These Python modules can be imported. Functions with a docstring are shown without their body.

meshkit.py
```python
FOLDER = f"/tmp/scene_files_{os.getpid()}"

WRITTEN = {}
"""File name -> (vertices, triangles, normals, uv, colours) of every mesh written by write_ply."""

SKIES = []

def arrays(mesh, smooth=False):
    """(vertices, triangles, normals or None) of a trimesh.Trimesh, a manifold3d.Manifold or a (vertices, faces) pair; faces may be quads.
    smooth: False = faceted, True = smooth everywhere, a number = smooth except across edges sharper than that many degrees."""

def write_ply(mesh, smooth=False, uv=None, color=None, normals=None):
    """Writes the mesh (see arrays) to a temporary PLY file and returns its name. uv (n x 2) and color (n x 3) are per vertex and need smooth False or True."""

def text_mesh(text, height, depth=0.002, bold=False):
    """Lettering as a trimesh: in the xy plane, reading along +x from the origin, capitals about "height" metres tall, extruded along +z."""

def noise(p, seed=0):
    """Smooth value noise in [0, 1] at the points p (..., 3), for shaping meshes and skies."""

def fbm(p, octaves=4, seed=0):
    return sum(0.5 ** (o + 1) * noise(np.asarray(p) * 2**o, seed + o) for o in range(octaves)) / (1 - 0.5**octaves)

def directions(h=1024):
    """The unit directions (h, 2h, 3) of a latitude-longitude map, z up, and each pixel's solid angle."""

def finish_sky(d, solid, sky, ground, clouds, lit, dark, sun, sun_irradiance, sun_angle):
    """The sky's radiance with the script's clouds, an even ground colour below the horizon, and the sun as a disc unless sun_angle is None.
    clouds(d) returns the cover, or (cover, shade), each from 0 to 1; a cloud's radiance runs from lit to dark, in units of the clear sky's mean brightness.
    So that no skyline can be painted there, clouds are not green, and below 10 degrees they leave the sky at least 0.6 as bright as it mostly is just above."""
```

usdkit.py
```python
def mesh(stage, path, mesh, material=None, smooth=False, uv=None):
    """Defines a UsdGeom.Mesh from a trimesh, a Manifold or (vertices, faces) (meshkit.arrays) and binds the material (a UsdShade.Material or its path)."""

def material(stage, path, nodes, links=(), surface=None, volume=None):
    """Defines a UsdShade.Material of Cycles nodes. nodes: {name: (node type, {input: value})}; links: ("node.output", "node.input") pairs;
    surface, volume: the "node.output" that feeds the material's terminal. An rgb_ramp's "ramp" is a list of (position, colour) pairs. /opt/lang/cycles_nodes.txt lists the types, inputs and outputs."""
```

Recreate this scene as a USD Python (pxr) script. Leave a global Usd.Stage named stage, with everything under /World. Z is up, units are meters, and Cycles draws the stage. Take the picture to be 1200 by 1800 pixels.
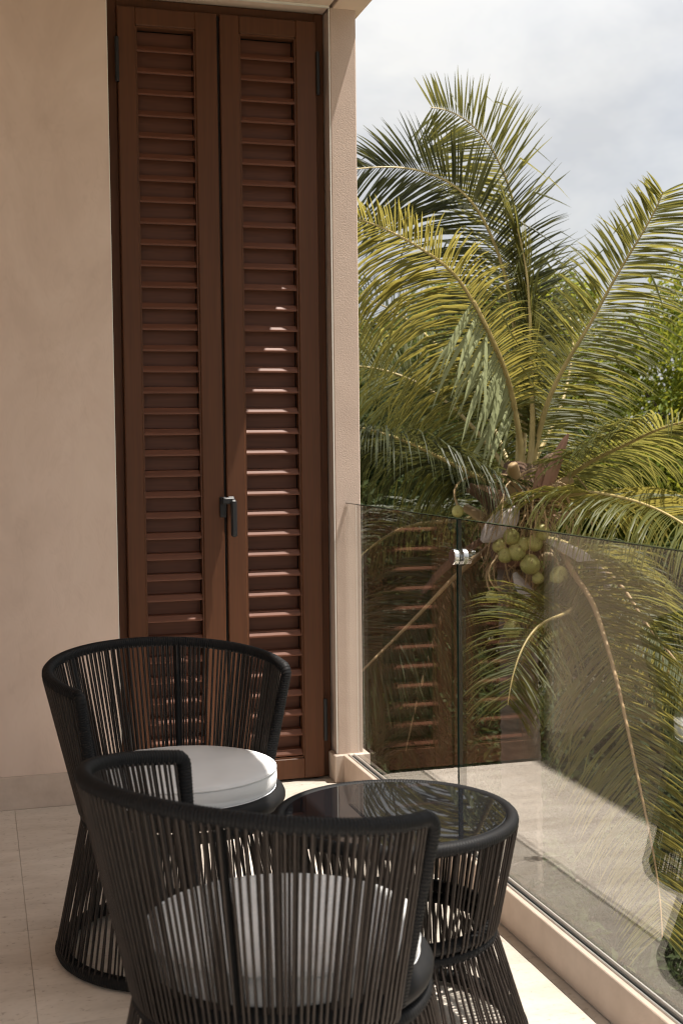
import math, random
import numpy as np, trimesh
import usdkit
from meshkit import noise, fbm
from pxr import Usd, UsdGeom, UsdLux, UsdShade, Gf, Sdf

random.seed(7); RNG = np.random.default_rng(7)
stage = Usd.Stage.CreateInMemory()
UsdGeom.SetStageUpAxis(stage, UsdGeom.Tokens.z); UsdGeom.SetStageMetersPerUnit(stage, 1.0)
UsdGeom.Xform.Define(stage, '/World'); UsdGeom.Scope.Define(stage, '/World/Looks')

# ---------------------------------------------------------------- camera
F_PX, YAW, PITCH, ROLL, EYE = 2235.97, 0.279596, -0.0521478, -0.0113033, 1.30
fw = np.array([math.sin(YAW)*math.cos(PITCH), math.cos(YAW)*math.cos(PITCH), math.sin(PITCH)])
r0 = np.array([math.cos(YAW), -math.sin(YAW), 0.0]); u0 = np.cross(r0, fw)
rt = math.cos(ROLL)*r0 + math.sin(ROLL)*u0; up = math.cos(ROLL)*u0 - math.sin(ROLL)*r0
cam = UsdGeom.Camera.Define(stage, '/World/camera')
cam.CreateHorizontalApertureAttr(36.0); cam.CreateVerticalApertureAttr(54.0)
cam.CreateFocalLengthAttr(36.0*F_PX/1200.0)
cam.CreateClippingRangeAttr(Gf.Vec2f(0.05, 2000.0))
cam.AddTransformOp().Set(Gf.Matrix4d(*rt, 0, *up, 0, *(-fw), 0, 0.0, 0.0, EYE, 1))
cam.CreateExposureAttr(1.22)
cam.CreateFStopAttr(9.0); cam.CreateFocusDistanceAttr(4.2)

# ---------------------------------------------------------------- sky and sun
SUN = np.array([0.302, -0.105, 1.0]); SUN /= np.linalg.norm(SUN)
SUN_EL, SUN_ROT = math.asin(SUN[2]), math.atan2(SUN[0], SUN[1])
SKY, SUN_I = 0.085, 1.25
sky_mat = usdkit.material(stage, '/World/Looks/sky_air', {
    'sky': ('sky_texture', {'sky_type': 'single_scattering', 'sun_disc': False, 'sun_elevation': SUN_EL, 'sun_rotation': SUN_ROT, 'aerosol_density': 2.5}),
    'tc': ('texture_coordinate', {}),
    'mp': ('mapping', {'scale': (1.0, 1.0, 1.7), 'location': (3.1, 0.4, 0.2)}),
    'n1': ('noise_texture', {'scale': 2.3, 'detail': 7.0, 'roughness': 0.55, 'distortion': 0.4}),
    'rp': ('rgb_ramp', {'ramp': [(0.30, (0.80, 0.80, 0.80)), (0.62, (1, 1, 1))]}),
    'n2': ('noise_texture', {'scale': 5.0, 'detail': 8.0, 'roughness': 0.55, 'distortion': 0.3}),
    'cl': ('rgb_ramp', {'ramp': [(0.38, (2.65, 2.69, 2.76)), (0.60, (3.5, 3.46, 3.36))]}),
    'sx': ('separate_xyz', {}), 'zr': ('map_range', {'from_min': 0.0, 'from_max': 1.0, 'to_min': 0.90, 'to_max': 2.6, 'clamp': True}), 'cz': ('vector_math', {'math_type': 'scale'}),
    'mx': ('mix_color', {'use_clamp': False}),
    'bg': ('background_shader', {'strength': SKY}),
}, [('tc.generated', 'mp.vector'), ('mp.vector', 'n1.vector'), ('mp.vector', 'n2.vector'), ('n1.fac', 'rp.fac'), ('n2.fac', 'cl.fac'),
    ('rp.color', 'mx.fac'), ('sky.color', 'mx.a'), ('tc.generated', 'sx.vector'), ('sx.z', 'zr.value'), ('cl.color', 'cz.vector1'), ('zr.result', 'cz.scale'), ('cz.vector', 'mx.b'), ('mx.result', 'bg.color')], surface='bg.background')
dome = UsdLux.DomeLight.Define(stage, '/World/sky')
UsdShade.MaterialBindingAPI.Apply(dome.GetPrim()).Bind(sky_mat)
dome.GetPrim().SetCustomDataByKey('kind', 'structure')
sun = UsdLux.DistantLight.Define(stage, '/World/sun')
sun.CreateIntensityAttr(SUN_I); sun.CreateAngleAttr(0.5); sun.CreateColorAttr(Gf.Vec3f(1.0, 0.94, 0.86))
sun.CreateNormalizeAttr(True)
zx = SUN; xx = np.cross([0, 1, 0], zx); xx /= np.linalg.norm(xx); yy = np.cross(zx, xx)
sun.AddTransformOp().Set(Gf.Matrix4d(*xx, 0, *yy, 0, *zx, 0, 0, 0, 20, 1))

# ---------------------------------------------------------------- helpers
USED = {}
def numbered(path):
    n = USED.get(path, 0); USED[path] = n + 1
    return path if n == 0 else f'{path}_{n:03d}'
def P(o): return str(o.GetPath()) if hasattr(o, 'GetPath') else o
def obj(name, mesh, m, parent='/World', smooth=False):
    path = numbered(f'{P(parent)}/{name}')
    return usdkit.mesh(stage, path, mesh, m, smooth=smooth).GetPrim()
def tag(o, label=None, cat=None, group=None, kind=None):
    for k, v in (('label', label), ('category', cat), ('group', group), ('kind', kind)):
        if v: o.SetCustomDataByKey(k, v)
    return o
def thing(name, label=None, cat=None, loc=(0, 0, 0), yaw=0.0, group=None, kind=None, parent='/World'):
    x = UsdGeom.Xform.Define(stage, numbered(f'{P(parent)}/{name}'))
    if any(loc) or yaw:
        x.AddTranslateOp().Set(Gf.Vec3d(*loc))
        if yaw: x.AddRotateZOp().Set(math.degrees(yaw))
    return tag(x.GetPrim(), label, cat, group, kind)
def cat(*ms):
    vs, fs, o = [], [], 0
    for v, f in ms:
        vs.append(np.asarray(v, float)); fs.append(np.asarray(f, int) + o); o += len(v)
    return np.vstack(vs), np.vstack(fs)
def tri(m): return np.array(m.vertices), np.array(m.faces)
def box(x0, x1, y0, y1, z0, z1, b=0.0):
    """A box, its edges bevelled by b."""
    c, e = np.array([(x0+x1)/2, (y0+y1)/2, (z0+z1)/2]), np.array([x1-x0, y1-y0, z1-z0])/2
    if b <= 0:
        m = trimesh.creation.box(extents=2*e); m.apply_translation(c); return tri(m)
    b = min(b, 0.45*2*e.min())
    pts = []
    for s in np.ndindex(2, 2, 2):
        sg = np.array(s)*2-1
        for k in range(3):
            q = e - b; q = q.copy(); q[k] = e[k]; pts.append(c + sg*q)
    h = trimesh.convex.convex_hull(np.array(pts)); return tri(h)
def frames(p, closed=False):
    p = np.asarray(p, float)
    t = (np.roll(p, -1, 0) - np.roll(p, 1, 0)) if closed else np.gradient(p, axis=0)
    t /= np.linalg.norm(t, axis=1, keepdims=True) + 1e-12
    a = np.zeros_like(t); ref = np.array([0, 0, 1.0]) if abs(t[0, 2]) < 0.9 else np.array([1.0, 0, 0])
    v = ref - t[0]*(ref@t[0]); a[0] = v/np.linalg.norm(v)
    for i in range(1, len(p)):
        v = a[i-1] - t[i]*(a[i-1]@t[i]); a[i] = v/(np.linalg.norm(v)+1e-12)
    return t, a, np.cross(t, a)
def tube(p, r, sides=8, closed=False, caps=True, flat=1.0):
    p = np.asarray(p, float); n = len(p); r = np.broadcast_to(r, (n,))
    t, a, b = frames(p, closed); ang = np.arange(sides)*2*np.pi/sides
    v = p[:, None] + r[:, None, None]*(np.cos(ang)[None, :, None]*a[:, None] + flat*np.sin(ang)[None, :, None]*b[:, None])
    i, j = np.meshgrid(np.arange(n if closed else n-1), np.arange(sides), indexing='ij'); k = (i+1) % n; l = (j+1) % sides
    q = np.stack([i*sides+j, i*sides+l, k*sides+l, k*sides+j], -1).reshape(-1, 4)
    v = v.reshape(-1, 3); f = np.vstack([q[:, [0, 1, 2]], q[:, [0, 2, 3]]])
    if caps and not closed:
        v = np.vstack([v, p[0], p[-1]]); m = len(v); jj = np.arange(sides); ll = (jj+1) % sides
        f = np.vstack([f, np.stack([ll, jj, np.full(sides, m-2)], 1), np.stack([(n-1)*sides+jj, (n-1)*sides+ll, np.full(sides, m-1)], 1)])
    return v, f
def lathe(prof, n=96):
    prof = np.asarray(prof, float); ang = np.arange(n)*2*np.pi/n
    v = np.stack([prof[:, None, 0]*np.cos(ang), prof[:, None, 0]*np.sin(ang), np.broadcast_to(prof[:, None, 1], (len(prof), n))], -1).reshape(-1, 3)
    i, j = np.meshgrid(np.arange(len(prof)-1), np.arange(n), indexing='ij'); l = (j+1) % n
    q = np.stack([i*n+j, i*n+l, (i+1)*n+l, (i+1)*n+j], -1).reshape(-1, 4)
    return v, np.vstack([q[:, [0, 1, 2]], q[:, [0, 2, 3]]])
def spline(p, n):
    from scipy.interpolate import CubicSpline
    p = np.asarray(p, float); d = np.r_[0, np.cumsum(np.linalg.norm(np.diff(p, axis=0), axis=1))]; d /= d[-1]
    return CubicSpline(d, p)(np.linspace(0, 1, n))
def circle(r, z, n=160, c=(0, 0)):
    a = np.arange(n)*2*np.pi/n
    return np.stack([c[0]+r*np.cos(a), c[1]+r*np.sin(a), np.full(n, z)], 1)

# ---------------------------------------------------------------- materials
def M(name, nodes, links, surface='p.BSDF'): return usdkit.material(stage, f'/World/Looks/{name}', nodes, links, surface=surface)
def mottled(name, c1, c2, scale=3.0, rough=0.7, bump=0.0, bscale=60.0, detail=6.0, spec=0.5, stretch=(1, 1, 1), bdist=0.01, extra=None):
    nodes = {'g': ('geometry', {}), 'mp': ('mapping', {'scale': stretch}), 'n': ('noise_texture', {'scale': scale, 'detail': detail, 'roughness': 0.6}),
             'r': ('rgb_ramp', {'ramp': [(0.3, c1), (0.7, c2)]}),
             'p': ('principled_bsdf', {'roughness': rough, 'specular_ior_level': spec})}
    links = [('g.position', 'mp.vector'), ('mp.vector', 'n.vector'), ('n.fac', 'r.fac'), ('r.color', 'p.base_color')]
    if bump:
        nodes['nb'] = ('noise_texture', {'scale': bscale, 'detail': 4.0, 'roughness': 0.6}); nodes['b'] = ('bump', {'strength': bump, 'distance': bdist})
        links += [('g.position', 'nb.vector'), ('nb.fac', 'b.height'), ('b.normal', 'p.normal')]
    return M(name, nodes, links)
PLASTER = M('smooth_plaster', {'g': ('geometry', {}), 'mp': ('mapping', {'scale': (1.0, 1.0, 0.55), 'rotation': (0, 0.5, 0)}),
    'n': ('noise_texture', {'scale': 2.4, 'detail': 7.0, 'roughness': 0.62, 'distortion': 1.2}), 'r': ('rgb_ramp', {'ramp': [(0.28, (0.53, 0.415, 0.345)), (0.5, (0.60, 0.478, 0.402)), (0.72, (0.655, 0.535, 0.458))]}),
    'n2': ('noise_texture', {'scale': 17.0, 'detail': 6.0, 'roughness': 0.7, 'distortion': 0.8}), 'r2': ('rgb_ramp', {'ramp': [(0.30, (0.87, 0.85, 0.83)), (0.46, (1, 1, 1))]}), 'mx': ('mix_color', {'blend_type': 'multiply', 'fac': 0.4}),
    'b': ('bump', {'strength': 0.22, 'distance': 0.006}), 'p': ('principled_bsdf', {'roughness': 0.72, 'specular_ior_level': 0.35})},
    [('g.position', 'mp.vector'), ('mp.vector', 'n.vector'), ('n.fac', 'r.fac'), ('mp.vector', 'n2.vector'), ('n2.fac', 'r2.fac'), ('r.color', 'mx.a'), ('r2.color', 'mx.b'), ('mx.result', 'p.base_color'), ('n2.fac', 'b.height'), ('b.normal', 'p.normal')])
STUCCO = mottled('rough_stucco', (0.43, 0.335, 0.278), (0.49, 0.385, 0.322), 6.0, 0.9, 0.26, 190.0, bdist=0.005)
SOFFIT = mottled('soffit_paint', (0.64, 0.50, 0.40), (0.68, 0.54, 0.44), 2.0, 0.8, 0.06, 40.0)
BEAD = mottled('white_bead', (0.62, 0.60, 0.55), (0.68, 0.66, 0.6), 8.0, 0.6)
BASE_STONE = mottled('base_stone', (0.43, 0.345, 0.285), (0.52, 0.43, 0.36), 14.0, 0.6, 0.1, 60.0)
def stone(name, k):
    """Travertine: cloudy beige, banded, with small dark pits."""
    return M(name, {
        'g': ('geometry', {}), 'oi': ('object_info', {}),
        'mp': ('mapping', {'scale': (1.0, 3.2, 1.0)}), 'n': ('noise_texture', {'scale': 2.6, 'detail': 8.0, 'roughness': 0.6, 'distortion': 0.6}),
        'r': ('rgb_ramp', {'ramp': [(0.28, (0.48*k, 0.415*k, 0.352*k)), (0.5, (0.585*k, 0.52*k, 0.452*k)), (0.74, (0.66*k, 0.595*k, 0.525*k))]}),
        'mp2': ('mapping', {'scale': (1.0, 1.35, 1.0)}), 'n2': ('noise_texture', {'scale': 46.0, 'detail': 6.0, 'roughness': 0.7, 'distortion': 0.5}),
        'r2': ('rgb_ramp', {'ramp': [(0.33, (0.40, 0.34, 0.29)), (0.41, (0.92, 0.91, 0.90)), (0.6, (1, 1, 1))]}),
        'mx': ('mix_color', {'blend_type': 'multiply', 'fac': 0.6}),
        'b': ('bump', {'strength': 0.25, 'distance': 0.003}),
        'p': ('principled_bsdf', {'roughness': 0.5, 'specular_ior_level': 0.4})},
        [('g.position', 'mp.vector'), ('mp.vector', 'n.vector'), ('n.fac', 'r.fac'), ('g.position', 'mp2.vector'), ('mp2.vector', 'n2.vector'), ('n2.fac', 'r2.fac'),
         ('r.color', 'mx.a'), ('r2.color', 'mx.b'), ('mx.result', 'p.base_color'), ('n2.fac', 'b.height'), ('b.normal', 'p.normal')])
STONES = [stone(f'travertine_{w}', k) for w, k in (('pale', 1.0), ('mid', 0.95), ('warm', 1.04))]
GROUT = mottled('grout', (0.49, 0.43, 0.36), (0.55, 0.48, 0.41), 30.0, 0.9)
KERB_M = mottled('kerb_stone', (0.47, 0.37, 0.30), (0.57, 0.46, 0.385), 9.0, 0.6, 0.12, 70.0)
WOOD = M('brown_painted_wood', {
    'g': ('geometry', {}), 'mp': ('mapping', {'scale': (40.0, 40.0, 1.6)}), 'n': ('noise_texture', {'scale': 2.0, 'detail': 5.0, 'roughness': 0.6}),
    'r': ('rgb_ramp', {'ramp': [(0.25, (0.068, 0.0265, 0.012)), (0.75, (0.094, 0.037, 0.0165))]}),
    'b': ('bump', {'strength': 0.03, 'distance': 0.002}),
    'p': ('principled_bsdf', {'roughness': 0.48, 'specular_ior_level': 0.22})},
    [('g.position', 'mp.vector'), ('mp.vector', 'n.vector'), ('n.fac', 'r.fac'), ('r.color', 'p.base_color'), ('n.fac', 'b.height'), ('b.normal', 'p.normal')])
SLAT = M('brown_slat_paint', {
    'g': ('geometry', {}), 'mp': ('mapping', {'scale': (2.0, 40.0, 40.0)}), 'n': ('noise_texture', {'scale': 2.0, 'detail': 4.0, 'roughness': 0.6}),
    'r': ('rgb_ramp', {'ramp': [(0.3, (0.094, 0.035, 0.019)), (0.7, (0.125, 0.048, 0.027))]}),
    'p': ('principled_bsdf', {'roughness': 0.5, 'specular_ior_level': 0.25})},
    [('g.position', 'mp.vector'), ('mp.vector', 'n.vector'), ('n.fac', 'r.fac'), ('r.color', 'p.base_color')])
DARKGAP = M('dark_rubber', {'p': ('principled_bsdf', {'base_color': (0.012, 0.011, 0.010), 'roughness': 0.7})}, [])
BLACKMETAL = M('black_metal', {'p': ('principled_bsdf', {'base_color': (0.014, 0.014, 0.015), 'roughness': 0.5, 'specular_ior_level': 0.3})}, [])
STEEL = M('brushed_steel', {'p': ('principled_bsdf', {'base_color': (0.72, 0.72, 0.73), 'metallic': 1.0, 'roughness': 0.22})}, [])
ALU = M('anodised_channel', {'p': ('principled_bsdf', {'base_color': (0.60, 0.58, 0.55), 'metallic': 0.7, 'roughness': 0.4})}, [])
def rope(name, c1, c2, rough, spec=0.5):
    return M(name, {'oi': ('object_info', {}), 'g': ('geometry', {}), 'n': ('noise_texture', {'scale': 55.0, 'detail': 3.0}),
                    'r': ('rgb_ramp', {'ramp': [(0.3, c1), (0.7, c2)]}), 'nb': ('noise_texture', {'scale': 900.0, 'detail': 2.0}),
                    'b': ('bump', {'strength': 0.25, 'distance': 0.001}),
                    'p': ('principled_bsdf', {'roughness': rough, 'specular_ior_level': spec})},
             [('g.position', 'n.vector'), ('n.fac', 'r.fac'), ('r.color', 'p.base_color'), ('g.position', 'nb.vector'), ('nb.fac', 'b.height'), ('b.normal', 'p.normal')])
CORD = rope('brown_black_cord', (0.017, 0.0122, 0.0098), (0.029, 0.0215, 0.017), 0.5, 0.30)
WRAP = rope('wrapped_black_cord', (0.009, 0.009, 0.0095), (0.011, 0.0105, 0.0105), 0.55, 0.11)
FABRIC = M('off_white_canvas', {
    'g': ('geometry', {}), 'n': ('noise_texture', {'scale': 6.0, 'detail': 4.0}), 'r': ('rgb_ramp', {'ramp': [(0.3, (0.58, 0.58, 0.58)), (0.7, (0.66, 0.66, 0.66))]}),
    'w': ('noise_texture', {'scale': 420.0, 'detail': 2.0}), 'b': ('bump', {'strength': 0.5, 'distance': 0.0015}),
    'p': ('principled_bsdf', {'roughness': 0.9, 'specular_ior_level': 0.2, 'sheen_weight': 0.1})},
    [('g.position', 'n.vector'), ('n.fac', 'r.fac'), ('r.color', 'p.base_color'), ('g.position', 'w.vector'), ('w.fac', 'b.height'), ('b.normal', 'p.normal')])
BLACKGLASS = M('black_table_glass', {'p': ('principled_bsdf', {'base_color': (0.006, 0.006, 0.007), 'roughness': 0.015, 'ior': 1.52})}, [])
PANE = M('clear_pane', {
    'g': ('geometry', {}), 'io': ('math', {'math_type': 'multiply_add', 'value2': -1.1618, 'value3': 1.75}), 'fr': ('fresnel', {}),
    't': ('transparent_bsdf', {'color': (0.975, 0.982, 0.975)}), 'gl': ('glossy_bsdf', {'color': (1, 1, 1), 'roughness': 0.0}), 'm': ('mix_closure', {})},
    [('g.backfacing', 'io.value1'), ('io.value', 'fr.IOR'), ('fr.fac', 'm.fac'), ('t.BSDF', 'm.closure1'), ('gl.BSDF', 'm.closure2')], surface='m.closure')
PANE_EDGE = M('polished_glass_edge', {'p': ('principled_bsdf', {'base_color': (0.006, 0.014, 0.011), 'roughness': 0.12, 'ior': 1.52})}, [])
def leafmat(name, c1, c2, tr=0.35, rough=0.50, scale=1.4, tcol=None, spec=0.25):
    tc = tcol or tuple(min(1, x*1.6) for x in c2)
    return M(name, {
        'oi': ('object_info', {}), 'g': ('geometry', {}), 'n': ('noise_texture', {'scale': scale, 'detail': 5.0, 'roughness': 0.65}),
        'isl': ('mix_float', {'fac': 0.6}), 'r': ('rgb_ramp', {'ramp': [(0.25, c1), (0.75, c2)]}),
        'p': ('principled_bsdf', {'roughness': rough, 'specular_ior_level': spec}), 'tr': ('translucent_bsdf', {'color': tc}), 'm': ('mix_closure', {'fac': tr})},
        [('g.position', 'n.vector'), ('n.fac', 'isl.a'), ('g.random_per_island', 'isl.b'), ('isl.result', 'r.fac'), ('r.color', 'p.base_color'), ('p.BSDF', 'm.closure1'), ('tr.BSDF', 'm.closure2')], surface='m.closure')
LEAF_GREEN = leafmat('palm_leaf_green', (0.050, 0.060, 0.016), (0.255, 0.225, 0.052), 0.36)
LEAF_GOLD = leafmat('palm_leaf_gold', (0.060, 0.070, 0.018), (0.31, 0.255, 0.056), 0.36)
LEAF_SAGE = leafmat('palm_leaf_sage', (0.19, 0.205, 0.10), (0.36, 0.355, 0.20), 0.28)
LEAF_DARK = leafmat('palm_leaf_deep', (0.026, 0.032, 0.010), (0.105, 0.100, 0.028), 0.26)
RACHIS = mottled('palm_rachis', (0.26, 0.20, 0.075), (0.38, 0.29, 0.12), 5.0, 0.5)
RACHIS_DRY = mottled('palm_rachis_dry', (0.26, 0.17, 0.08), (0.40, 0.27, 0.13), 5.0, 0.6)
COCO = M('coconut_skin', {'g': ('geometry', {}), 'n': ('noise_texture', {'scale': 9.0, 'detail': 5.0}), 'r': ('rgb_ramp', {'ramp': [(0.3, (0.22, 0.215, 0.060)), (0.7, (0.42, 0.365, 0.13))]}),
    'n2': ('noise_texture', {'scale': 30.0, 'detail': 5.0, 'roughness': 0.7}), 'r2': ('rgb_ramp', {'ramp': [(0.36, (0.30, 0.20, 0.13)), (0.44, (1, 1, 1))]}), 'mx': ('mix_color', {'blend_type': 'multiply', 'fac': 0.85}),
    'p': ('principled_bsdf', {'roughness': 0.5, 'specular_ior_level': 0.35})},
    [('g.position', 'n.vector'), ('n.fac', 'r.fac'), ('g.position', 'n2.vector'), ('n2.fac', 'r2.fac'), ('r.color', 'mx.a'), ('r2.color', 'mx.b'), ('mx.result', 'p.base_color')])
TRUNK = mottled('palm_bark', (0.085, 0.068, 0.052), (0.17, 0.14, 0.11), 7.0, 0.9, 0.6, 20.0, stretch=(1, 1, 4))
FIBRE = mottled('palm_fibre', (0.06, 0.036, 0.022), (0.15, 0.085, 0.05), 18.0, 0.95, 0.5, 60.0, stretch=(3, 3, 0.5))
BRACT = mottled('dry_bract', (0.30, 0.25, 0.225), (0.46, 0.40, 0.37), 12.0, 0.7, 0.3, 40.0)
BRACT_RED = mottled('reddish_bract', (0.18, 0.085, 0.05), (0.27, 0.14, 0.085), 9.0, 0.6)
BARK = mottled('tree_bark', (0.06, 0.045, 0.035), (0.13, 0.10, 0.08), 10.0, 0.9)
TREE_LIGHT = leafmat('leaf_yellow_green', (0.085, 0.115, 0.012), (0.235, 0.235, 0.026), 0.36, rough=0.6, spec=0.15, scale=0.9)
TREE_MID = leafmat('leaf_mid_green', (0.05, 0.075, 0.014), (0.13, 0.145, 0.026), 0.3, rough=0.6, spec=0.15, scale=0.9)
TREE_DARK = leafmat('leaf_dark_green', (0.026, 0.038, 0.011), (0.062, 0.075, 0.020), 0.25, rough=0.65, spec=0.12, scale=0.9)
GROUND = mottled('garden_soil', (0.035, 0.035, 0.016), (0.085, 0.075, 0.038), 0.9, 0.95, 0.4, 6.0)
PATH_M = mottled('pale_path', (0.42, 0.38, 0.32), (0.52, 0.48, 0.41), 2.0, 0.9)
HOUSE_W = mottled('white_render', (0.62, 0.62, 0.62), (0.70, 0.70, 0.69), 3.0, 0.8)
HOUSE_G = M('house_window_glass', {'p': ('principled_bsdf', {'base_color': (0.03, 0.035, 0.04), 'roughness': 0.1})}, [])

# ---------------------------------------------------------------- ground and balcony shell
Z_G = -3.4
def sheet(x0, x1, y0, y1, z, n=2):
    xs, ys = np.linspace(x0, x1, n), np.linspace(y0, y1, n); X, Y = np.meshgrid(xs, ys, indexing='ij')
    v = np.stack([X, Y, np.full_like(X, z)], -1).reshape(-1, 3); i, j = np.meshgrid(np.arange(n-1), np.arange(n-1), indexing='ij')
    q = np.stack([i*n+j, (i+1)*n+j, (i+1)*n+j+1, i*n+j+1], -1).reshape(-1, 4)
    return v, np.vstack([q[:, [0, 1, 2]], q[:, [0, 2, 3]]])
tag(obj('ground', sheet(-400, 400, -400, 400, Z_G), GROUND), 'brown green garden earth far below the balcony', kind='structure')
tag(obj('garden_path', sheet(5.2, 6.6, -6, 8.6, Z_G+0.02), PATH_M), 'pale garden path below the balcony rail', kind='structure')

WX0 = -1.70          # left end of the balcony
DOOR_L, DOOR_R, DOOR_T = 0.492, 1.316, 2.945
YW, YD, YF = 4.68, 4.73, 4.764       # wall face, leaf face, frame face
# floor: grout bed with stone tiles
fl = thing('balcony_floor', 'pale travertine tiled balcony floor', kind='structure')
obj('slab', box(WX0, 1.43, -3.0, YW+0.16, -0.32, -0.014), GROUT, fl)
xs = [0.105+0.6*k for k in range(-3, 3)]; xs = [WX0+0.0] + xs + [1.334]
ys = [3.48+0.6*k for k in range(-10, 3)]
gi = 0
for i in range(len(xs)-1):
    for j in range(len(ys)-1):
        if xs[i+1]-xs[i] < 0.01: continue
        y1 = ys[j+1]
        obj('floor_tile', box(xs[i]+0.0004, xs[i+1]-0.0004, ys[j]+0.0004, y1-0.0004, -0.02, 0.0+0.0003*((gi*7) % 3-1), 0.0008), STONES[(i*5+j*3+i*j) % 3], fl); gi += 1
obj('threshold', box(DOOR_L-0.0, DOOR_R, YW+0.002, YW+0.16, -0.02, 0.001, 0.001), STONES[0], fl)

# plaster wall left of the door
wl = thing('plaster_wall', 'smooth beige plaster wall left of the brown louvred doors', 'wall')
obj('wall_face', box(WX0, DOOR_L-0.003, YW, YW+0.30, 0.122, DOOR_T+0.05), PLASTER, wl)
obj('corner_bead', box(DOOR_L-0.003, DOOR_L, YW-0.0008, YW+0.012, 0.122, DOOR_T), BEAD, wl)
for k in range(4):
    x1 = DOOR_L-0.6*k; x0 = max(x1-0.6, WX0)
    obj('skirting', box(x0+0.0008, x1-0.0008, YW-0.006, YW+0.2, 0.0005, 0.1215, 0.002), BASE_STONE, wl)
we = thing('side_wall', 'beige plaster end wall closing the balcony, out of the frame at left', 'wall')
obj('wall_face', box(WX0-0.25, WX0-0.001, 0.7, YW+0.30, 0.0, DOOR_T+0.0), PLASTER, we)

# column right of the door
cl = thing('stucco_column', 'rough beige stucco column between louvred doors and palm', 'column')
obj('shaft', box(DOOR_R+0.003, 1.421, YW, YW+0.42, -0.3, DOOR_T+0.0, 0.004), STUCCO, cl)
obj('corner_bead', box(DOOR_R-0.001, DOOR_R+0.003, YW+0.001, YW+0.010, 0.11, DOOR_T), BEAD, cl)
obj('plinth', box(1.302, 1.443, YW-0.02, YW+0.075, 0.0008, 0.107, 0.003), BASE_STONE, cl)
bw = thing('house_wall', 'beige stucco house body behind the door wall, below and above the balcony', 'wall')
obj('lower_wall', box(WX0-0.25, 1.40, -3.0, YW+0.43, Z_G, -0.325), STUCCO, bw)
obj('back_wall', box(WX0, 1.38, YW+0.31, YW+0.42, 0.0, DOOR_T), DARKGAP, bw)

# ceiling and roof edge
ce = thing('balcony_ceiling', 'beige plastered balcony ceiling', kind='structure')
obj('soffit', box(WX0-0.25, 1.318, 0.7, YW+0.45, DOOR_T+0.003, DOOR_T+0.30), SOFFIT, ce)
obj('edge_beam', box(1.330, 1.452, 0.7, YW+0.45, DOOR_T-0.004, DOOR_T+0.30, 0.003), SOFFIT, ce)
obj('drip_groove', box(1.316, 1.332, 0.71, YW+0.45, DOOR_T+0.03, DOOR_T+0.29), DARKGAP, ce)
obj('ceiling_bead', box(WX0, 1.316, YW-0.008, YW+0.0, DOOR_T-0.006, DOOR_T+0.002), BEAD, ce)

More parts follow.
